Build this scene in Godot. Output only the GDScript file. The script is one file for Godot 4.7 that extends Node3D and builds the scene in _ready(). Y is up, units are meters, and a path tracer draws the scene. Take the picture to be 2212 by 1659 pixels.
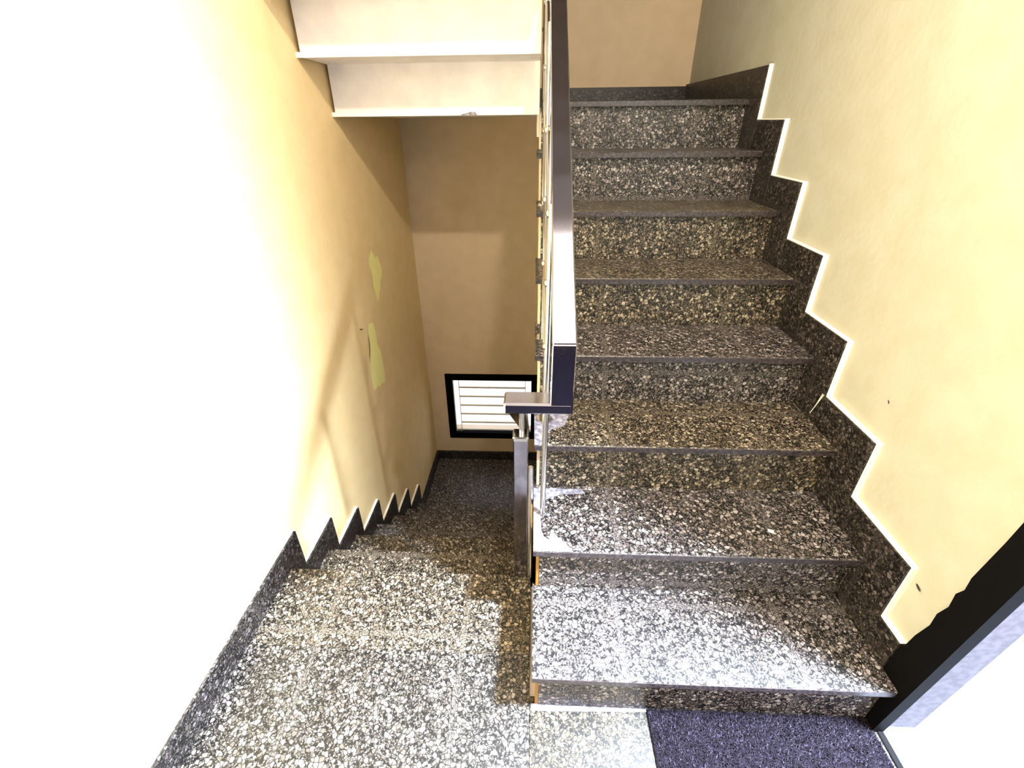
extends Node3D
# Terrazzo staircase seen from a landing: a flight going up on the right, a flight going down on the left.
# Units are metres; x to the right, y up, the stairs run along -z.

const RISE := 0.19          # height of every step
const RUN := 0.2456         # going of the rising flight
const DROP_RUN := 0.2505    # going of the descending flight
const EDGE := -0.455        # front edge of the floor where the descending flight starts
const WIDTH := 0.917        # clear width of the rising flight
const WALL_X := 0.937       # face of the right wall
const BACK_Z := -2.75       # face of the back wall
const OVER := 0.028         # nosing overhang
const LANDING := 1.52
const LOWER := -1.33
const UPPER := 2.85

var mats := {}
var rng := RandomNumberGenerator.new()


func _ready() -> void:
	rng.seed = 7
	# --- camera, sky, lights, exposure -------------------------------------------------
	var cam := Camera3D.new()
	cam.name = "camera"
	cam.fov = 80.13
	cam.near = 0.02
	cam.position = Vector3(-0.0119, 1.4456, 0.6470)
	cam.rotation_degrees = Vector3(-29.941, 2.761, -0.635)
	add_child(cam)
	cam.current = true

	var sky_mat := ProceduralSkyMaterial.new()
	sky_mat.sky_top_color = Color(0.86, 0.90, 1.0)
	sky_mat.sky_horizon_color = Color(0.97, 0.97, 1.0)
	sky_mat.ground_bottom_color = Color(0.72, 0.72, 0.74)
	sky_mat.ground_horizon_color = Color(0.95, 0.95, 0.97)
	sky_mat.sun_angle_max = 0.0
	var sky := Sky.new()
	sky.sky_material = sky_mat
	var env := Environment.new()
	env.background_mode = Environment.BG_SKY
	env.sky = sky
	env.background_energy_multiplier = 4.5
	env.tonemap_mode = Environment.TONE_MAPPER_LINEAR
	env.tonemap_exposure = 1.0
	env.sdfgi_enabled = true
	env.ssao_enabled = true
	env.ssil_enabled = true
	var we := WorldEnvironment.new()
	we.name = "world_environment"
	we.environment = env
	add_child(we)

	make_materials()
	ceiling_lamp(Vector3(0.80, 2.36, 1.95), 1.0)
	ceiling_lamp(Vector3(0.20, 2.585, 0.02), 3.2)
	porch_lamp(Vector3(1.28, 2.38, 0.27), 215.0)

	# --- the setting ---------------------------------------------------------------------
	shell()
	landings()
	back_window()
	doorway()
	skirtings()
	# --- the things ----------------------------------------------------------------------
	rising_flight()
	descending_flight()
	flight_above()
	railing()
	door_mat()
	small_things()


# ------------------------------------------------------------------------------ materials

func std(color: Color, rough := 0.6, metal := 0.0) -> StandardMaterial3D:
	var m := StandardMaterial3D.new()
	m.albedo_color = color
	m.roughness = rough
	m.metallic = metal
	return m


func cells(seed_: int, freq: float, kind: int, size: int) -> PackedByteArray:
	var n := FastNoiseLite.new()
	n.seed = seed_
	n.noise_type = FastNoiseLite.TYPE_CELLULAR
	n.frequency = freq
	n.cellular_jitter = 1.0
	n.fractal_type = FastNoiseLite.FRACTAL_NONE
	n.cellular_return_type = kind
	n.domain_warp_enabled = true
	n.domain_warp_amplitude = 7.0
	n.domain_warp_frequency = 0.08
	n.domain_warp_fractal_type = FastNoiseLite.DOMAIN_WARP_FRACTAL_NONE
	var im := n.get_seamless_image(size, size, false, false, 0.06)
	im.convert(Image.FORMAT_L8)
	return im.get_data()


func granite_texture(size: int) -> ImageTexture:
	# two sizes of chips in a dark ground; only the stone's own colours
	var big := cells(11, 0.042, FastNoiseLite.RETURN_CELL_VALUE, size)
	var big_d := cells(11, 0.042, FastNoiseLite.RETURN_DISTANCE2_SUB, size)
	var sm := cells(29, 0.105, FastNoiseLite.RETURN_CELL_VALUE, size)
	var sm_d := cells(29, 0.105, FastNoiseLite.RETURN_DISTANCE2_SUB, size)
	var peb := cells(47, 0.015, FastNoiseLite.RETURN_DISTANCE, size)
	var peb_v := cells(47, 0.015, FastNoiseLite.RETURN_CELL_VALUE, size)
	var fine := FastNoiseLite.new()
	fine.seed = 5
	fine.frequency = 0.22
	fine.fractal_octaves = 2
	var fi := fine.get_seamless_image(size, size)
	fi.convert(Image.FORMAT_L8)
	var fn := fi.get_data()
	var ramp: Array[Color] = [
		Color(0.06, 0.06, 0.06), Color(0.10, 0.10, 0.10), Color(0.22, 0.20, 0.20), Color(0.42, 0.40, 0.38), Color(0.54, 0.50, 0.47),
		Color(0.62, 0.60, 0.57), Color(0.70, 0.67, 0.62), Color(0.68, 0.65, 0.66), Color(0.82, 0.80, 0.77), Color(0.93, 0.92, 0.91)]
	var out := PackedByteArray()
	out.resize(size * size * 3)
	for i in size * size:
		var b := big[i] / 255.0
		var c: Color
		var d: float
		if fmod(b * 37.0, 1.0) < 0.36:
			var t := fmod(b * 7.3 + 0.35, 1.0)
			c = ramp[4 + int(t * 5.99)]
			d = big_d[i] / 255.0 * 5.0
		else:
			var t2 := fmod(sm[i] / 255.0 * 5.7, 1.0)
			c = ramp[int(t2 * 9.99)]
			d = minf(sm_d[i] / 255.0 * 3.8, big_d[i] / 255.0 * 7.0)
		if peb[i] < 26 and fmod(peb_v[i] * 0.37, 1.0) < 0.42:
			c = Color(0.86, 0.83, 0.80)
			d = (26 - peb[i]) / 4.0
		var k := clampf(d, 0.03, 1.0) * clampf(0.14 + 1.1 * fn[i] / 255.0, 0.10, 1.0)
		out[i * 3] = int(clampf(c.r * k, 0.02, 1.0) * 255.0)
		out[i * 3 + 1] = int(clampf(c.g * k, 0.02, 1.0) * 255.0)
		out[i * 3 + 2] = int(clampf(c.b * k, 0.02, 1.0) * 255.0)
	return ImageTexture.create_from_image(Image.create_from_data(size, size, false, Image.FORMAT_RGB8, out))


func mottled(a: Color, b: Color, freq: float, seed_: int) -> NoiseTexture2D:
	var n := FastNoiseLite.new()
	n.seed = seed_
	n.frequency = freq
	n.fractal_octaves = 5
	var t := NoiseTexture2D.new()
	t.width = 512
	t.height = 512
	t.seamless = true
	t.noise = n
	var g := Gradient.new()
	g.offsets = PackedFloat32Array([0.25, 0.75])
	g.colors = PackedColorArray([a, b])
	t.color_ramp = g
	return t


func bumpy(freq: float, strength: float, seed_: int) -> NoiseTexture2D:
	var n := FastNoiseLite.new()
	n.seed = seed_
	n.frequency = freq
	n.fractal_octaves = 4
	var t := NoiseTexture2D.new()
	t.width = 512
	t.height = 512
	t.seamless = true
	t.noise = n
	t.as_normal_map = true
	t.bump_strength = strength
	return t


func world_mapped(m: StandardMaterial3D, per_metre: float) -> StandardMaterial3D:
	m.uv1_triplanar = true
	m.uv1_world_triplanar = true
	m.uv1_triplanar_sharpness = 8.0
	m.uv1_scale = Vector3.ONE * per_metre
	return m


func make_materials() -> void:
	var chips := granite_texture(1024)
	for v in [["stone", Color(0.92, 0.89, 0.90)], ["stone_warm", Color(0.93, 0.88, 0.80)], ["stone_dark", Color(0.54, 0.51, 0.51)], ["stone_floor", Color(0.76, 0.735, 0.71)], ["stone_floor_warm", Color(0.72, 0.66, 0.55)]]:
		var m := std(v[1], 0.42)
		m.albedo_texture = chips
		m.metallic_specular = 0.4
		mats[v[0]] = world_mapped(m, 2.15)
	var edge := std(Color(0.25, 0.22, 0.23), 0.38)
	edge.albedo_texture = mottled(Color(0.55, 0.53, 0.54), Color(1, 1, 1), 0.03, 71)
	mats["stone_edge"] = world_mapped(edge, 4.0)
	var plaster := bumpy(0.05, 1.2, 3)
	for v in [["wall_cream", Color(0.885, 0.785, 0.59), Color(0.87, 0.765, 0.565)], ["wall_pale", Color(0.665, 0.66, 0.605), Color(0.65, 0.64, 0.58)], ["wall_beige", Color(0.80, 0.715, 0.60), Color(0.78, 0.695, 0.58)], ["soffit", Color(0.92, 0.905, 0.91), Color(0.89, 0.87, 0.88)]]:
		var m := std(Color.WHITE, 0.75)
		m.albedo_texture = mottled(v[1], v[2], 0.012, 41)
		m.normal_enabled = true
		m.normal_texture = plaster
		m.normal_scale = 0.35
		mats[v[0]] = world_mapped(m, 1.1)
	mats["paint_edge"] = std(Color(0.97, 0.96, 0.93), 0.6)
	mats["paint_cream"] = std(Color(0.97, 0.94, 0.85), 0.6)
	mats["mustard"] = std(Color(0.52, 0.37, 0.12), 0.6)
	mats["ceiling"] = std(Color(0.96, 0.96, 0.96), 0.8)
	var steel := std(Color(0.60, 0.59, 0.64), 0.13, 1.0)
	steel.roughness_texture = mottled(Color(0.6, 0.6, 0.6), Color(1, 1, 1), 0.06, 9)
	mats["steel"] = world_mapped(steel, 5.0)
	mats["tube"] = std(Color(0.78, 0.77, 0.76), 0.12, 1.0)
	mats["black"] = std(Color(0.012, 0.010, 0.014), 0.7)
	mats["black"].metallic_specular = 0.2
	mats["black_frame"] = std(Color(0.012, 0.012, 0.014), 0.8)
	mats["black_frame"].metallic_specular = 0.15
	var jamb := std(Color.WHITE, 0.6)
	jamb.albedo_texture = mottled(Color(0.27, 0.25, 0.28), Color(0.35, 0.33, 0.37), 0.02, 52)
	mats["jamb"] = world_mapped(jamb, 3.0)
	var cement := std(Color.WHITE, 0.55)
	cement.albedo_texture = mottled(Color(0.34, 0.33, 0.38), Color(0.58, 0.57, 0.62), 0.02, 63)
	mats["cement"] = world_mapped(cement, 4.0)
	mats["mat_base"] = std(Color(0.06, 0.05, 0.07), 0.95)
	mats["mat_base"].metallic_specular = 0.1
	mats["white_tile"] = std(Color(0.33, 0.34, 0.37), 0.6)
	mats["putty"] = std(Color(0.93, 0.90, 0.60), 0.7)
	mats["door_wood"] = std(Color(0.16, 0.10, 0.07), 0.5)
	mats["pane_rim"] = std(Color(0.62, 0.55, 0.36), 0.5)
	var frosted := std(Color(1.0, 0.97, 0.88, 0.25), 0.2)
	frosted.transparency = BaseMaterial3D.TRANSPARENCY_ALPHA
	mats["frosted"] = frosted


# ------------------------------------------------------------------------------ mesh tools

func begin() -> SurfaceTool:
	var st := SurfaceTool.new()
	st.begin(Mesh.PRIMITIVE_TRIANGLES)
	return st


func face(st: SurfaceTool, pts: Array, out: Vector3) -> void:
	# a convex polygon whose front looks along «out»
	var a: Vector3 = pts[0]
	var nn := Vector3.ZERO
	for i in range(1, pts.size() - 1):
		nn += (pts[i] - a).cross(pts[i + 1] - a)
	var flip := nn.dot(out) > 0.0      # front faces run clockwise
	var n := nn.normalized() * (1.0 if flip else -1.0)
	for i in range(1, pts.size() - 1):
		var tri := [a, pts[i + 1], pts[i]] if flip else [a, pts[i], pts[i + 1]]
		for p in tri:
			st.set_normal(n)
			st.set_uv(Vector2(p.x + p.z, p.y))
			st.add_vertex(p)


func box(st: SurfaceTool, lo: Vector3, hi: Vector3, bev := 0.0, xf := Transform3D()) -> void:
	# a box with chamfered edges
	var b := minf(bev, minf(hi.x - lo.x, minf(hi.y - lo.y, hi.z - lo.z)) * 0.45)
	var c := (lo + hi) * 0.5
	var h := (hi - lo) * 0.5
	var corner := func(s: Vector3, axis: int) -> Vector3:
		var v := Vector3(s.x * (h.x - b), s.y * (h.y - b), s.z * (h.z - b))
		v[axis] = s[axis] * h[axis]
		return xf * (c + v)
	for ax in 3:
		var u := (ax + 1) % 3
		var w := (ax + 2) % 3
		for s in [-1.0, 1.0]:
			var q := []
			for k in [[-1, -1], [1, -1], [1, 1], [-1, 1]]:
				var sg := Vector3.ZERO
				sg[ax] = s
				sg[u] = k[0]
				sg[w] = k[1]
				q.append(corner.call(sg, ax))
			var o := Vector3.ZERO
			o[ax] = s
			face(st, q, xf.basis * o)
			if b > 0.0:
				for s2 in [-1.0, 1.0]:
					var e := []
					for t in [[-1.0, ax], [1.0, ax], [1.0, u], [-1.0, u]]:
						var sg2 := Vector3.ZERO
						sg2[ax] = s
						sg2[u] = s2
						sg2[w] = t[0]
						e.append(corner.call(sg2, t[1]))
					var o2 := Vector3.ZERO
					o2[ax] = s
					o2[u] = s2
					face(st, e, xf.basis * o2)
	if b > 0.0:
		for i in 8:
			var s3 := Vector3(1 if i & 1 else -1, 1 if i & 2 else -1, 1 if i & 4 else -1)
			face(st, [corner.call(s3, 0), corner.call(s3, 1), corner.call(s3, 2)], xf.basis * s3)


func prism(st: SurfaceTool, outline: Array, x0: float, x1: float) -> void:
	# an outline of (z, y) points, any simple polygon, extruded along x
	var pts := PackedVector2Array(outline)
	var idx := Geometry2D.triangulate_polygon(pts)
	for x in [x0, x1]:
		var o := Vector3(-1 if x == x0 else 1, 0, 0) * signf(x1 - x0)
		for t in range(0, idx.size(), 3):
			var q := []
			for k in 3:
				var p := pts[idx[t + k]]
				q.append(Vector3(x, p.y, p.x))
			face(st, q, o)
	var cw := Geometry2D.is_polygon_clockwise(pts)
	for i in pts.size():
		var a := pts[i]
		var b := pts[(i + 1) % pts.size()]
		var d := b - a
		var n := Vector2(d.y, -d.x) if not cw else Vector2(-d.y, d.x)
		face(st, [Vector3(x0, a.y, a.x), Vector3(x1, a.y, a.x), Vector3(x1, b.y, b.x), Vector3(x0, b.y, b.x)], Vector3(0, n.y, n.x))


func sheet(st: SurfaceTool, outline: Array, y: float, thick: float) -> void:
	# an outline of (x, z) points laid flat as a thin slab
	var pts := PackedVector2Array(outline)
	var idx := Geometry2D.triangulate_polygon(pts)
	for t in range(0, idx.size(), 3):
		var q := []
		for k in 3:
			q.append(Vector3(pts[idx[t + k]].x, y + thick, pts[idx[t + k]].y))
		face(st, q, Vector3.UP)
	var cw := Geometry2D.is_polygon_clockwise(pts)
	for i in pts.size():
		var a := pts[i]
		var b := pts[(i + 1) % pts.size()]
		var d := b - a
		var n := Vector2(d.y, -d.x) if not cw else Vector2(-d.y, d.x)
		face(st, [Vector3(a.x, y, a.y), Vector3(b.x, y, b.y), Vector3(b.x, y + thick, b.y), Vector3(a.x, y + thick, a.y)], Vector3(n.x, 0, n.y))


func tube(st: SurfaceTool, a: Vector3, b: Vector3, r0: float, r1 := -1.0, sides := 14) -> void:
	if r1 < 0.0:
		r1 = r0
	var d := (b - a).normalized()
	var u := d.cross(Vector3.RIGHT if absf(d.x) < 0.9 else Vector3.UP).normalized()
	var w := d.cross(u)
	var ring_a := []
	var ring_b := []
	for i in sides:
		var t := TAU * i / sides
		var o := u * cos(t) + w * sin(t)
		ring_a.append([a + o * r0, o])
		ring_b.append([b + o * r1, o])
	for i in sides:
		var j := (i + 1) % sides
		var q := [ring_a[i], ring_a[j], ring_b[j], ring_b[i]]
		var nn: Vector3 = (q[1][0] - q[0][0]).cross(q[2][0] - q[0][0])
		var order := [0, 2, 1, 0, 3, 2] if nn.dot(q[0][1]) > 0.0 else [0, 1, 2, 0, 2, 3]
		for k in order:
			st.set_normal(q[k][1])
			st.set_uv(Vector2.ZERO)
			st.add_vertex(q[k][0])
	face(st, ring_a.map(func(p): return p[0]), -d)
	face(st, ring_b.map(func(p): return p[0]), d)


func ball(st: SurfaceTool, c: Vector3, r: float, sy := 1.0) -> void:
	var m := SphereMesh.new()
	m.radius = r
	m.height = 2.0 * r
	m.radial_segments = 16
	m.rings = 9
	st.append_from(m, 0, Transform3D(Basis().scaled(Vector3(1, sy, 1)), c))


func put(called: String, st: SurfaceTool, mat: String, parent: Node3D = self) -> MeshInstance3D:
	var o := MeshInstance3D.new()
	o.name = called
	o.mesh = st.commit()
	o.material_override = mats[mat]
	parent.add_child(o, true)
	return o


func slab(called: String, lo: Vector3, hi: Vector3, mat: String, parent: Node3D = self, bev := 0.0) -> MeshInstance3D:
	var st := begin()
	box(st, lo, hi, bev)
	return put(called, st, mat, parent)


func structure(o: Node3D, label: String, category: String) -> Node3D:
	o.set_meta("kind", "structure")
	o.set_meta("label", label)
	o.set_meta("category", category)
	return o


func tag(o: Node3D, label: String, category: String, group := "") -> Node3D:
	o.set_meta("label", label)
	o.set_meta("category", category)
	if group:
		o.set_meta("group", group)
	return o


func base(called: String) -> Node3D:
	var o := Node3D.new()
	o.name = called
	add_child(o, true)
	return o


# ------------------------------------------------------------------------------ light

func ceiling_lamp(at: Vector3, energy: float) -> void:
	var o := base("ceiling_lamp")
	tag(o, "round white lamp hanging from the ceiling " + ("near the front wall" if at.z > 1.0 else "at the edge over the first step"), "lamp", "lamps over the landing")
	var st := begin()
	tube(st, Vector3(at.x, 2.72, at.z), Vector3(at.x, 2.69, at.z), 0.055)
	tube(st, Vector3(at.x, 2.69, at.z), at + Vector3(0, 0.05, 0), 0.016)
	put("holder", st, "ceiling", o)
	var bulb := StandardMaterial3D.new()
	bulb.albedo_color = Color(1, 1, 1)
	bulb.emission_enabled = true
	bulb.emission = Color(1.0, 0.96, 0.90)
	bulb.emission_energy_multiplier = 6.0
	mats["bulb"] = bulb
	var sb := begin()
	ball(sb, at, 0.035)
	put("bulb", sb, "bulb", o)
	var l := OmniLight3D.new()
	l.name = "lamp_light"
	l.position = at
	l.light_color = Color(1.0, 0.95, 0.87)
	l.light_energy = energy
	l.light_size = 0.03
	l.omni_range = 12.0
	l.omni_attenuation = 2.0
	l.shadow_enabled = true
	add_child(l)


func porch_lamp(at: Vector3, energy: float) -> void:
	# square panel lamp under the canopy outside the doorway
	var c := slab("ceiling_porch", Vector3(1.054, 2.46, -1.2), Vector3(4.5, 2.60, 3.5), "ceiling")
	structure(c, "white porch ceiling outside the doorway", "ceiling")
	var o := base("porch_lamp")
	tag(o, "square white panel lamp under the porch ceiling outside the doorway", "lamp")
	slab("housing", Vector3(at.x - 0.16, at.y + 0.012, at.z - 0.16), Vector3(at.x + 0.16, 2.46, at.z + 0.16), "ceiling", o, 0.006)
	var glow := StandardMaterial3D.new()
	glow.albedo_color = Color(1, 1, 1)
	glow.emission_enabled = true
	glow.emission = Color(0.93, 0.96, 1.0)
	glow.emission_energy_multiplier = 4.0
	mats["panel_glow"] = glow
	slab("lamp_panel", Vector3(at.x - 0.14, at.y, at.z - 0.14), Vector3(at.x + 0.14, at.y + 0.012, at.z + 0.14), "panel_glow", o, 0.003)
	var l := AreaLight3D.new()
	l.name = "porch_light"
	l.area_size = Vector2(0.28, 0.28)
	l.position = at - Vector3(0, 0.008, 0)
	l.rotation_degrees = Vector3(-90, 0, 0)
	l.light_color = Color(0.87, 0.93, 1.0)
	l.light_energy = energy
	l.shadow_enabled = true
	add_child(l)


# ------------------------------------------------------------------------------ setting

func left_x(z: float) -> float:
	return -0.925 - 0.012 * z       # the left wall leans a little towards the stairwell


func shell() -> void:
	var lo := -2.95
	var hi := 4.5
	var st := begin()
	var a := left_x(2.3)
	var b := left_x(BACK_Z - 0.15)
	for y in [lo, hi]:
		face(st, [Vector3(a, y, 2.3), Vector3(b, y, BACK_Z - 0.15), Vector3(b - 0.2, y, BACK_Z - 0.15), Vector3(a - 0.2, y, 2.3)], Vector3(0, 1 if y == hi else -1, 0))
	face(st, [Vector3(a, lo, 2.3), Vector3(a, hi, 2.3), Vector3(b, hi, BACK_Z - 0.15), Vector3(b, lo, BACK_Z - 0.15)], Vector3.RIGHT)
	face(st, [Vector3(a - 0.2, lo, 2.3), Vector3(a - 0.2, hi, 2.3), Vector3(b - 0.2, hi, BACK_Z - 0.15), Vector3(b - 0.2, lo, BACK_Z - 0.15)], Vector3.LEFT)
	face(st, [Vector3(a, lo, 2.3), Vector3(a, hi, 2.3), Vector3(a - 0.2, hi, 2.3), Vector3(a - 0.2, lo, 2.3)], Vector3.BACK)
	face(st, [Vector3(b, lo, BACK_Z - 0.15), Vector3(b, hi, BACK_Z - 0.15), Vector3(b - 0.2, hi, BACK_Z - 0.15), Vector3(b - 0.2, lo, BACK_Z - 0.15)], Vector3.FORWARD)
	var wl := put("wall_left", st, "wall_cream")
	structure(wl, "long cream wall on the left beside the descending stairs", "wall")
	# pale filler patches and a nail on it
	for p in [[0.0, -1.88, 0.70, 0.085, 0.125, 5], [0.0, -1.66, 0.26, 0.10, 0.20, 9]]:
		var sp := begin()
		var pts := []
		for i in 22:
			var t := TAU * i / 22.0
			var k: float = 1.0 + 0.22 * sin(t * 3.0 + p[5]) + 0.10 * sin(t * 7.0 + p[5] * 2.0)
			var z: float = p[1] + cos(t) * p[3] * k
			pts.append(Vector3(left_x(z) + 0.0015, p[2] + sin(t) * p[4] * k, z))
		face(sp, pts, Vector3.RIGHT)
		put("filler_patch", sp, "putty", wl)
	var nail := begin()
	tube(nail, Vector3(left_x(-1.52), 0.512, -1.52), Vector3(left_x(-1.52) + 0.018, 0.516, -1.515), 0.003, 0.002, 8)
	put("nail", nail, "black", wl)

	st = begin()
	box(st, Vector3(WALL_X, lo, BACK_Z - 0.15), Vector3(1.054, hi, -0.05))
	box(st, Vector3(WALL_X, -0.12, -0.05), Vector3(0.950, 2.42, 0.0))
	box(st, Vector3(WALL_X, lo, -0.05), Vector3(1.054, -0.12, 2.3))
	box(st, Vector3(WALL_X, 2.42, -0.05), Vector3(1.054, hi, 2.3))
	box(st, Vector3(WALL_X, -0.12, 1.05), Vector3(1.054, 2.42, 2.3))
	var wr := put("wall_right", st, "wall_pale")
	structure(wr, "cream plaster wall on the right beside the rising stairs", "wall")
	for p in [[0.452, -0.110, 0.009, 0.004], [0.79, -0.42, 0.004, 0.003]]:
		var sc := begin()
		var ring := []
		for i in 10:
			var t := TAU * i / 10.0
			ring.append(Vector3(WALL_X - 0.001, p[0] + sin(t) * p[3] - cos(t) * 0.003, p[1] + cos(t) * p[2]))
		face(sc, ring, Vector3.LEFT)
		put("paint_chip", sc, "stone_edge", wr)

	st = begin()
	var w0 := Vector3(-0.715, -1.05, 0)
	var w1 := Vector3(0.03, -0.45, 0)
	box(st, Vector3(-1.1, lo, BACK_Z - 0.15), Vector3(w0.x, hi, BACK_Z))
	box(st, Vector3(w1.x, lo, BACK_Z - 0.15), Vector3(1.054, hi, BACK_Z))
	box(st, Vector3(w0.x, lo, BACK_Z - 0.15), Vector3(w1.x, w0.y, BACK_Z))
	box(st, Vector3(w0.x, w1.y, BACK_Z - 0.15), Vector3(w1.x, hi, BACK_Z))
	structure(put("wall_back", st, "wall_beige"), "beige end wall behind both flights of stairs", "wall")

	var wf := slab("wall_front", Vector3(-1.3, lo, 2.3), Vector3(1.054, hi, 2.45), "wall_pale")
	structure(wf, "cream wall behind the camera", "wall")
	var dr := base("door_2")
	structure(dr, "dark wooden double door in the wall behind the camera", "door")
	for x in [-0.86, 0.01]:
		var leaf := slab("door_leaf", Vector3(x, 0.005, 2.255), Vector3(x + 0.86, 2.1, 2.298), "door_wood", dr, 0.004)
		slab("door_handle", Vector3(x + (0.78 if x < 0.0 else 0.06), 0.95, 2.235), Vector3(x + (0.80 if x < 0.0 else 0.08), 1.12, 2.254), "tube", leaf, 0.004)
	var c := slab("ceiling", Vector3(-1.12, 2.72, -0.38), Vector3(WALL_X, UPPER, 2.3), "ceiling")
	structure(c, "white ceiling over the landing", "ceiling")
	var r := slab("ceiling_roof", Vector3(-1.3, hi, BACK_Z - 0.15), Vector3(1.054, hi + 0.15, 2.45), "ceiling")
	structure(r, "white ceiling at the top of the stairwell", "ceiling")
	var g := slab("floor_bottom", Vector3(-1.3, lo - 0.15, BACK_Z - 0.15), Vector3(1.054, lo, 2.45), "stone_dark")
	structure(g, "dark floor at the bottom of the stairwell", "floor")


func landings() -> void:
	var f := base("floor")
	structure(f, "speckled granite floor of the landing in the foreground", "floor")
	slab("floor_bed", Vector3(-0.99, -0.14, EDGE + 0.03), Vector3(WALL_X, -0.022, 2.3), "soffit", f)
	slab("stone_slab", Vector3(left_x(EDGE), -0.022, EDGE), Vector3(-0.004, 0, -0.1695), "stone_warm", f, 0.002)
	slab("stone_slab", Vector3(-0.95, -0.022, -0.168), Vector3(-0.0045, 0, 2.3), "stone_floor", f, 0.001)
	slab("stone_slab", Vector3(-0.0035, -0.022, -0.05), Vector3(WALL_X, 0, 2.3), "stone_floor_warm", f, 0.001)
	var outside := slab("floor_outside", Vector3(WALL_X + 0.018, -0.14, -1.2), Vector3(4.5, -0.004, 3.5), "white_tile")
	structure(outside, "bright white tiled floor outside the doorway on the right", "floor")
	# half landing at the top of the rising flight
	var t := base("floor_half_landing")
	structure(t, "stone half landing at the top of the rising stairs", "floor")
	slab("stone_slab", Vector3(0.0095, LANDING - 0.022, BACK_Z), Vector3(WIDTH, LANDING, -7 * RUN), "stone_dark", t, 0.003)
	slab("landing_slab", Vector3(-0.0, LANDING - 0.14, BACK_Z), Vector3(WALL_X, LANDING - 0.022, -7 * RUN - OVER - 0.02), "soffit", t)
	var l := base("floor_lower_landing")
	structure(l, "dark stone lower landing under the louvred window", "floor")
	slab("stone_slab", Vector3(-0.92, LOWER - 0.022, BACK_Z), Vector3(WALL_X, LOWER, EDGE - 6 * DROP_RUN + 0.0), "stone", l, 0.002)
	slab("landing_slab", Vector3(-0.92, LOWER - 0.14, BACK_Z), Vector3(WALL_X, LOWER - 0.022, EDGE - 6 * DROP_RUN + 0.02), "soffit", l)


func back_window() -> void:
	var w := base("window_1")
	structure(w, "small black framed louvred window low on the end wall", "window")
	var x0 := -0.752
	var x1 := 0.05
	var y0 := -1.09
	var y1 := -0.419
	var t := 0.06
	var st := begin()
	var zf := BACK_Z + 0.012
	var zb := BACK_Z - 0.055
	box(st, Vector3(x0, y0, zb), Vector3(x0 + t, y1, zf), 0.003)
	box(st, Vector3(x1 - t, y0, zb), Vector3(x1, y1, zf), 0.003)
	box(st, Vector3(x0 + t, y0, zb), Vector3(x1 - t, y0 + t, zf), 0.003)
	box(st, Vector3(x0 + t, y1 - t, zb), Vector3(x1 - t, y1, zf), 0.003)
	put("window_frame", st, "black_frame", w)
	for x in [x0 + t, x1 - t - 0.05]:
		slab("side_channel", Vector3(x, y0 + t, zb + 0.01), Vector3(x + 0.05, y1 - t, zb + 0.035), "frosted", w, 0.002)
		slab("channel_rim", Vector3(x + (0.05 if x < x0 + 0.2 else -0.004), y0 + t, zb + 0.034), Vector3(x + (0.054 if x < x0 + 0.2 else 0.0), y1 - t, zb + 0.04), "pane_rim", w)
	var n := 6
	var h := (y1 - y0 - 2.0 * t) / n
	for i in n:
		var s := begin()
		var c := Vector3((x0 + x1) * 0.5, y0 + t + h * (i + 0.5), zb + 0.025)
		var half := Vector3((x1 - x0) * 0.5 - t - 0.05, h * 0.5 + 0.006, 0.003)
		box(s, -half, half, 0.001, Transform3D(Basis(Vector3.RIGHT, 0.12), c))
		var pane := put("louvre_pane", s, "frosted", w)
		slab("pane_rim", c + Vector3(-half.x, half.y - 0.006, -0.006), c + Vector3(half.x, half.y, 0.012), "pane_rim", pane)


func doorway() -> void:
	# black post, grey reveal and threshold of the opening on the right
	var d := base("door_1")
	structure(d, "open doorway on the right with black post and grey reveal", "door")
	var lean := Basis(Vector3(1, 0, 0), Vector3(0, 1, 0.068), Vector3(0, 0, 1))
	var xf := Transform3D(lean, Vector3.ZERO)
	var st := begin()
	prism(st, [Vector2(0.004, 0.0), Vector2(0.168, 2.42), Vector2(0.0, 2.42), Vector2(-0.004, 0.9), Vector2(-0.014, 0.72), Vector2(-0.024, 0.60), Vector2(-0.021, 0.565), Vector2(-0.030, 0.54), Vector2(-0.026, 0.50), Vector2(-0.036, 0.46), Vector2(-0.034, 0.42), Vector2(-0.046, 0.36), Vector2(-0.052, 0.30), Vector2(-0.064, 0.265), Vector2(-0.062, 0.20), Vector2(-0.07, 0.0)], 0.922, 0.953)
	put("door_post", st, "black", d)
	st = begin()
	box(st, Vector3(0.953, -0.02, -0.10), Vector3(1.054, 2.42, -0.012), 0.004, xf)
	put("reveal", st, "jamb", d)
	slab("threshold", Vector3(0.9365, -0.02, 0.0), Vector3(0.954, 0.004, 1.05), "black", d, 0.002)


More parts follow.
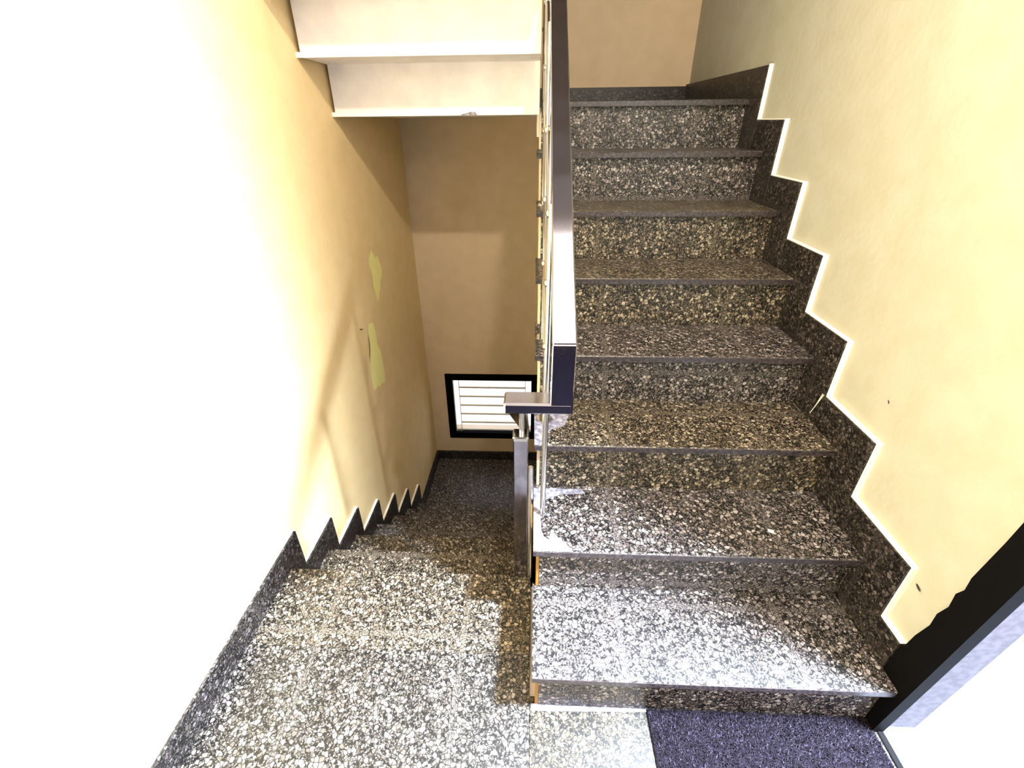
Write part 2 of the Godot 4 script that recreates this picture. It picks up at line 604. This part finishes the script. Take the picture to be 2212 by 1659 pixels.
func skirtings() -> void:
	var lift := 0.11
	# right wall: one stone per riser and one per tread
	var r := base("baseboard_right")
	structure(r, "stepped dark granite skirting climbing the right wall", "skirting")
	var j := 0.0006
	var x0 := WIDTH
	var x1 := WALL_X + 0.002
	for k in range(1, 8):
		var zn := -(k - 1) * RUN
		slab("stone_piece", Vector3(x0, k * RISE + j, -k * RUN - OVER), Vector3(x1, (k + 1) * RISE - j, -k * RUN + lift - j), "stone_dark", r, 0.001)
		slab("stone_piece", Vector3(x0, k * RISE + j, -k * RUN + lift + j), Vector3(x1, k * RISE + lift, minf(zn + lift - j, -0.06)), "stone_dark", r, 0.001)
		# painted plaster lip on the exposed edges
		var st := begin()
		box(st, Vector3(x0 + 0.004, (k) * RISE + lift, -k * RUN + lift), Vector3(x1, (k + 1) * RISE + lift + 0.004, -k * RUN + lift + 0.005), 0.001)
		box(st, Vector3(x0 + 0.004, k * RISE + lift, -k * RUN + lift + 0.005), Vector3(x1, k * RISE + lift + 0.004, minf(zn + lift, -0.06)), 0.001)
		put("painted_lip", st, "paint_edge", r)
	slab("stone_piece", Vector3(x0, 8 * RISE + j, BACK_Z), Vector3(x1, 8 * RISE + lift, -7 * RUN + lift - j), "stone_dark", r, 0.001)
	# end wall
	var b := base("baseboard_back")
	structure(b, "dark granite skirting along the end wall", "skirting")
	slab("stone_piece", Vector3(0.0, LANDING, BACK_Z), Vector3(WIDTH, LANDING + lift - 0.01, BACK_Z + 0.02), "stone_dark", b, 0.001)
	slab("stone_piece", Vector3(-0.9, LOWER, BACK_Z), Vector3(WALL_X, LOWER + 0.085, BACK_Z + 0.02), "stone_dark", b, 0.001)
	# left wall, following the descending flight
	var l := base("baseboard_left")
	structure(l, "stepped dark granite skirting descending the left wall", "skirting")
	var up := 0.105
	var left_piece := func(y0: float, y1: float, za: float, zb: float, called: String, mat: String, proud: float) -> void:
		var q := begin()
		var p := [Vector2(za, y0), Vector2(zb, y0), Vector2(zb, y1), Vector2(za, y1)]
		var ring_in := p.map(func(v): return Vector3(left_x(v.x) + proud, v.y, v.x))
		var ring_out := p.map(func(v): return Vector3(left_x(v.x) - 0.002, v.y, v.x))
		face(q, ring_in, Vector3.RIGHT)
		var mid := Vector3(0, (y0 + y1) / 2, (za + zb) / 2)
		for i in 4:
			var k := (i + 1) % 4
			var o: Vector3 = (ring_in[i] + ring_in[k]) * 0.5 - mid
			o.x = 0
			face(q, [ring_in[i], ring_in[k], ring_out[k], ring_out[i]], o)
		put(called, q, mat, l)
	for k in 8:
		var nose := EDGE - k * DROP_RUN
		var y := -k * RISE
		var back := nose + DROP_RUN if k > 0 else 2.3
		var front := nose if k < 7 else BACK_Z
		if k < 7:
			# beside the tread, up to the joint above the nosing below
			left_piece.call(y + 0.0005, y + up, nose - 0.085, minf(back - 0.085, 2.3) - 0.0006, "stone_piece", "stone_dark", 0.02)
			left_piece.call(y - RISE + 0.0005, y, nose - 0.085, nose + 0.03, "stone_piece", "stone_dark", 0.02)
			left_piece.call(y - RISE + up, y + up + 0.003, nose - 0.089, nose - 0.085, "painted_lip", "paint_edge", 0.012)
			left_piece.call(y + up, y + up + 0.004, nose - 0.085, minf(back - 0.085, 2.3), "painted_lip", "paint_edge", 0.012)
		else:
			left_piece.call(y + 0.0005, y + up - 0.02, BACK_Z + 0.02, back - 0.085, "stone_piece", "stone_dark", 0.02)


# ------------------------------------------------------------------------------ stairs

func rising_flight() -> void:
	var s := base("staircase")
	tag(s, "speckled granite staircase rising on the right from the landing floor", "staircase")
	# carrying plate, folded like the steps, with painted side
	var top := []
	var under := []
	for i in range(1, 9):
		var z := -(i - 1) * RUN - OVER - 0.018
		top.append(Vector2(z, (i - 1) * RISE - (0.02 if i > 1 else 0.14)))
		top.append(Vector2(z, i * RISE - 0.022))
		under.append(Vector2(z - 0.07, (i - 1) * RISE - 0.14))
		under.append(Vector2(z - 0.07, i * RISE - 0.14))
	top.append(Vector2(-7 * RUN - OVER - 0.12, LANDING - 0.022))
	under.append(Vector2(-7 * RUN - OVER - 0.12, LANDING - 0.14))
	under.reverse()
	var st := begin()
	prism(st, top + under, 0.012, WALL_X - 0.004)
	put("carrying_plate", st, "wall_beige", s)
	for i in range(1, 9):
		var nose := -(i - 1) * RUN
		var y := i * RISE
		var tint: String = ["stone", "stone", "stone_warm", "stone", "stone_warm", "stone_warm", "stone", "stone"][i - 1]
		if i < 8:
			var t := slab("tread", Vector3(0.0, y - 0.022, -i * RUN - OVER - 0.012), Vector3(WIDTH + 0.006, y, nose - 0.0015), tint, s, 0.0025)
			var e := slab("nosing", Vector3(0.0, y - 0.0215, nose - 0.002), Vector3(WIDTH, y - 0.002, nose), "stone_edge", t, 0.001)
			e.name = "nosing"
		else:
			slab("nosing", Vector3(0.0095, y - 0.0235, nose - 0.002), Vector3(WIDTH, y - 0.002, nose + 0.002), "stone_edge", s, 0.001)
		slab("riser", Vector3(0.02, y - RISE - 0.001, nose - OVER - 0.018), Vector3(WIDTH + 0.006, y - 0.022, nose - OVER), tint, s, 0.0005)
		slab("painted_end", Vector3(0.010, y - RISE, nose - OVER - 0.02), Vector3(0.0198, y - 0.0222, nose - OVER - 0.001), "mustard" if i < 3 else "wall_beige", s, 0.001)
	# dried cement at the foot of the first riser and along the open edge of two treads
	st = begin()
	sheet(st, [Vector2(0.0, -0.012), Vector2(0.02, -0.012), Vector2(0.26, -0.018), Vector2(0.40, -0.024), Vector2(0.40, -0.03), Vector2(-0.002, -0.03)], 0.0, 0.002)
	put("cement_smear", st, "cement", s)
	st = begin()
	sheet(st, [Vector2(0.001, -0.2475), Vector2(0.115, -0.2475), Vector2(0.095, -0.275), Vector2(0.072, -0.30), Vector2(0.055, -0.325), Vector2(0.046, -0.29), Vector2(0.026, -0.305), Vector2(0.022, -0.38), Vector2(0.035, -0.45), Vector2(0.09, -0.478), Vector2(0.17, -0.485), Vector2(0.16, -0.505), Vector2(0.001, -0.505)], 2 * RISE, 0.0008)
	put("cement_smear", st, "cement", s)
	st = begin()
	sheet(st, [Vector2(0.001, -0.493), Vector2(0.05, -0.493), Vector2(0.03, -0.54), Vector2(0.06, -0.58), Vector2(0.10, -0.60), Vector2(0.12, -0.66), Vector2(0.06, -0.69), Vector2(0.001, -0.66)], 3 * RISE, 0.0008)
	put("cement_smear", st, "cement", s)


func descending_flight() -> void:
	var s := base("staircase_001")
	tag(s, "speckled granite staircase going down on the left under the window", "staircase")
	var right := -0.035
	for k in range(1, 7):
		var nose := EDGE - k * DROP_RUN
		var y := -k * RISE
		slab("tread", Vector3(left_x(nose) + 0.006, y - 0.022, nose), Vector3(right, y, nose + DROP_RUN + 0.03), "stone_warm" if k < 3 else "stone", s, 0.0025)
	for k in range(0, 7):
		var z := EDGE - k * DROP_RUN + OVER
		slab("riser", Vector3(left_x(z) + 0.006, -(k + 1) * RISE, z), Vector3(right, -k * RISE - 0.022, z + 0.018), "stone", s, 0.001)
	var top := []
	var under := []
	for k in range(0, 7):
		var z := EDGE - k * DROP_RUN + OVER + 0.018
		top.append(Vector2(z, -k * RISE - 0.022))
		top.append(Vector2(z, -(k + 1) * RISE - 0.022))
		under.append(Vector2(z + 0.07, -k * RISE - 0.14))
		under.append(Vector2(z + 0.07, -(k + 1) * RISE - 0.14))
	under.reverse()
	var st := begin()
	prism(st, top + under, left_x(BACK_Z) + 0.004, right - 0.01)
	put("carrying_plate", st, "mustard", s)


func flight_above() -> void:
	# white folded underside of the next flight, seen from below at the top left
	var s := base("staircase_002")
	tag(s, "white painted stepped underside of the flight overhead at upper left", "staircase")
	var z0 := -1.66
	var under := [Vector2(BACK_Z + 0.004, 1.47)]
	var top := [Vector2(BACK_Z + 0.004, 1.52)]
	for k in 7:
		var z := z0 + k * RUN
		under.append(Vector2(z, 1.47 + k * RISE))
		under.append(Vector2(z, 1.47 + (k + 1) * RISE))
		top.append(Vector2(z - 0.05, 1.52 + k * RISE))
		top.append(Vector2(z - 0.05, 1.52 + (k + 1) * RISE))
	under.append(Vector2(-0.05, 1.47 + 7 * RISE))
	top.append(Vector2(-0.05, UPPER))
	top.reverse()
	var st := begin()
	prism(st, under + top, left_x(BACK_Z) + 0.002, 0.008)
	put("soffit", st, "soffit", s)
	for k in 7:
		var z := z0 + k * RUN
		var y := 1.47 + k * RISE
		st = begin()
		box(st, Vector3(left_x(z), y - 0.001, z), Vector3(0.009, y + 0.016, z + 0.0015))
		box(st, Vector3(-0.012, y + 0.016, z), Vector3(0.009, y + RISE, z + 0.0015))
		put("painted_edge", st, "paint_edge", s)
	st = begin()
	var cy := 1.4695
	face(st, [Vector3(-0.335, cy, z0 + 0.003), Vector3(-0.325, cy + 0.006, z0 + 0.003), Vector3(-0.305, cy + 0.006, z0 + 0.003), Vector3(-0.29, cy + 0.013, z0 + 0.003), Vector3(-0.27, cy + 0.012, z0 + 0.003), Vector3(-0.262, cy, z0 + 0.003)], Vector3.BACK)
	put("chipped_spot", st, "cement", s)
	# the flight that goes on up over the rising one
	var a := base("staircase_003")
	tag(a, "white underside of the flight high above the rising stairs", "staircase")
	var u2 := [Vector2(-0.38, UPPER - 0.06)]
	var t2 := [Vector2(-0.38, UPPER)]
	for i in 7:
		var zz := -0.40 - i * RUN
		t2.append(Vector2(zz, UPPER + i * RISE))
		t2.append(Vector2(zz, UPPER + (i + 1) * RISE))
		u2.append(Vector2(zz - 0.05, UPPER - 0.06 + i * RISE))
		u2.append(Vector2(zz - 0.05, UPPER - 0.06 + (i + 1) * RISE))
	u2.append(Vector2(BACK_Z + 0.004, UPPER - 0.06 + 7 * RISE))
	t2.append(Vector2(BACK_Z + 0.004, UPPER + 7 * RISE))
	t2.reverse()
	st = begin()
	prism(st, u2 + t2, 0.01, WALL_X - 0.004)
	put("soffit", st, "soffit", a)


# ------------------------------------------------------------------------------ railing

func slope(z: float, h: float) -> float:
	return RISE - z * RISE / RUN + h      # height h above the nosing line


func railing() -> void:
	var r := base("stair_railing")
	tag(r, "stainless steel stair railing with flat top rail between the two flights", "railing")
	var up := Vector3(0, RISE, -RUN).normalized()
	var ang := atan2(RISE, RUN)
	# sloping rail of flat tube
	var a := Vector3(0.0485, 1.093, -0.11)
	var zt := -7 * RUN - 0.06
	var len_ := (-zt - 0.11) / cos(ang)
	var xf := Transform3D(Basis(Vector3.RIGHT, ang), a)
	var st := begin()
	box(st, Vector3(-0.0225, -0.025, -len_), Vector3(0.0225, 0.0, 0.0), 0.003, xf)
	put("top_rail", st, "steel", r)
	st = begin()
	box(st, Vector3(0.026, 0.941, -0.136), Vector3(0.071, 1.092, -0.110), 0.002)
	put("rail_drop", st, "steel", r)
	st = begin()
	box(st, Vector3(-0.066, 0.939, -0.160), Vector3(0.070, 0.964, -0.1095), 0.004)
	put("rail_return", st, "steel", r)
	# rail of the descending flight
	var dang := atan2(RISE, DROP_RUN)
	var dxf := Transform3D(Basis(Vector3.RIGHT, -dang), Vector3(-0.044, 0.963, -0.14))
	st = begin()
	box(st, Vector3(-0.0225, -0.025, -1.95), Vector3(0.0225, 0.0, 0.0), 0.003, dxf)
	put("top_rail", st, "steel", r)
	# newel: square post on the floor edge with a rod up to the rail
	st = begin()
	box(st, Vector3(-0.0635, 0.0, -0.494), Vector3(-0.018, 0.625, -0.448), 0.003)
	put("newel_post", st, "steel", r)
	st = begin()
	box(st, Vector3(-0.0655, 0.613, -0.496), Vector3(-0.016, 0.631, -0.446), 0.004)
	put("post_cap", st, "tube", r)
	st = begin()
	tube(st, Vector3(-0.038, 0.631, -0.472), Vector3(-0.038, 0.70, -0.472), 0.0085)
	put("rail_rod", st, "tube", r)
	st = begin()
	var bx := -0.0092
	tube(st, Vector3(bx, 0.0, -0.452), Vector3(bx, 0.50, -0.452), 0.0086)
	tube(st, Vector3(bx, 0.485, -0.452), Vector3(bx, 0.490, -0.452), 0.0088)
	tube(st, Vector3(bx, 0.500, -0.452), Vector3(bx, 0.516, -0.452), 0.0088, 0.0075)
	put("baluster", st, "tube", r)
	# uprights of the rising flight
	for i: int in [2, 3, 4, 6, 8]:
		var z := -(i - 1) * RUN - 0.145
		var x := 0.029 if i != 3 else 0.034
		st = begin()
		tube(st, Vector3(x, i * RISE + 0.001, z), Vector3(x, slope(z, 0.80), z), 0.0085)
		var b := put("baluster", st, "tube", r)
		if i != 2:
			st = begin()
			tube(st, Vector3(x, i * RISE + 0.001, z), Vector3(x, i * RISE + 0.006, z), 0.030, 0.026, 20)
			put("flange", st, "tube", b)
		if i == 2:
			continue
		for h: float in [0.16, 0.36, 0.55]:
			st = begin()
			ball(st, Vector3(x, slope(z, h), z), 0.014)
			put("ball_joint", st, "tube", b)
	# sloping bars
	for h: float in [0.16, 0.36, 0.55]:
		st = begin()
		tube(st, Vector3(0.029, slope(-0.636, h), -0.636), Vector3(0.029, slope(zt, h), zt), 0.0075)
		put("sloping_bar", st, "tube", r)
	# uprights and bars of the descending flight
	for k: int in [2, 4, 6]:
		var z := EDGE - k * DROP_RUN + 0.12
		var y := -k * RISE
		st = begin()
		tube(st, Vector3(-0.048, y + 0.001, z), Vector3(-0.044, 0.93 + (z + 0.14) * RISE / DROP_RUN, z), 0.0085)
		put("baluster", st, "tube", r)


# ------------------------------------------------------------------------------ small things

func door_mat() -> void:
	var m := base("door_mat")
	tag(m, "dark purple grey door mat on the floor before the first step", "mat")
	var lo := Vector3(0.324, 0.0, -0.0265)
	var hi := Vector3(0.928, 0.006, 0.62)
	slab("backing", lo, hi, "mat_base", m, 0.002)
	var blade := begin()
	for t in 3:
		var q := TAU * t / 3.0
		var p := Vector3(cos(q), 0, sin(q)) * 0.0016
		var p2 := Vector3(cos(q + TAU / 3.0), 0, sin(q + TAU / 3.0)) * 0.0016
		face(blade, [p, p2, Vector3(0.0012, 0.008, 0.0008)], p + p2)
	var bm := std(Color.WHITE, 0.9)
	bm.vertex_color_use_as_albedo = true
	bm.metallic_specular = 0.15
	mats["pile"] = bm
	var mm := MultiMesh.new()
	mm.transform_format = MultiMesh.TRANSFORM_3D
	mm.use_colors = true
	mm.mesh = blade.commit()
	var n := 26000
	mm.instance_count = n
	for i in n:
		var z := lo.z + 0.003 + pow(rng.randf(), 1.6) * (hi.z - lo.z - 0.006)
		var at := Vector3(rng.randf_range(lo.x + 0.003, hi.x - 0.003), 0.0055, z)
		var b := Basis(Vector3.UP, rng.randf() * TAU).rotated(Vector3(1, 0, 0), rng.randf_range(-0.6, 0.6)).rotated(Vector3(0, 0, 1), rng.randf_range(-0.6, 0.6)).scaled(Vector3.ONE * rng.randf_range(0.7, 1.3))
		mm.set_instance_transform(i, Transform3D(b, at))
		var k := 0.007 + 0.042 * pow(rng.randf(), 2.2)
		mm.set_instance_color(i, Color(k * 1.0, k * 0.82, k * 1.25))
	var m2 := slab("door_mat", Vector3(-0.35, 0.0, 1.15), Vector3(0.85, 0.012, 2.22), "mat_base", self, 0.004)
	tag(m2, "wide black mat in front of the wooden double door behind the camera", "mat")
	var o := MultiMeshInstance3D.new()
	o.name = "pile"
	o.multimesh = mm
	o.material_override = bm
	o.set_meta("kind", "stuff")
	m.add_child(o, true)


func small_things() -> void:
	var st := begin()
	sheet(st, [Vector2(0.700, -0.352), Vector2(0.717, -0.345), Vector2(0.712, -0.338), Vector2(0.718, -0.332), Vector2(0.706, -0.336), Vector2(0.699, -0.342)], 2 * RISE + 0.0004, 0.0012)
	tag(put("paper_scrap", st, "paint_edge"), "tiny white paper scrap lying on the second tread", "scrap")
	st = begin()
	var y := 0.685
	var z := -0.634
	tube(st, Vector3(0.914, y, z), Vector3(0.912, y - 0.05, z - 0.01), 0.0012, 0.0008, 6)
	tube(st, Vector3(0.914, y, z + 0.006), Vector3(0.910, y - 0.085, z - 0.02), 0.0012, 0.0008, 6)
	tag(put("loose_thread", st, "paint_cream"), "loose pale threads hanging from a corner of the right skirting", "thread")
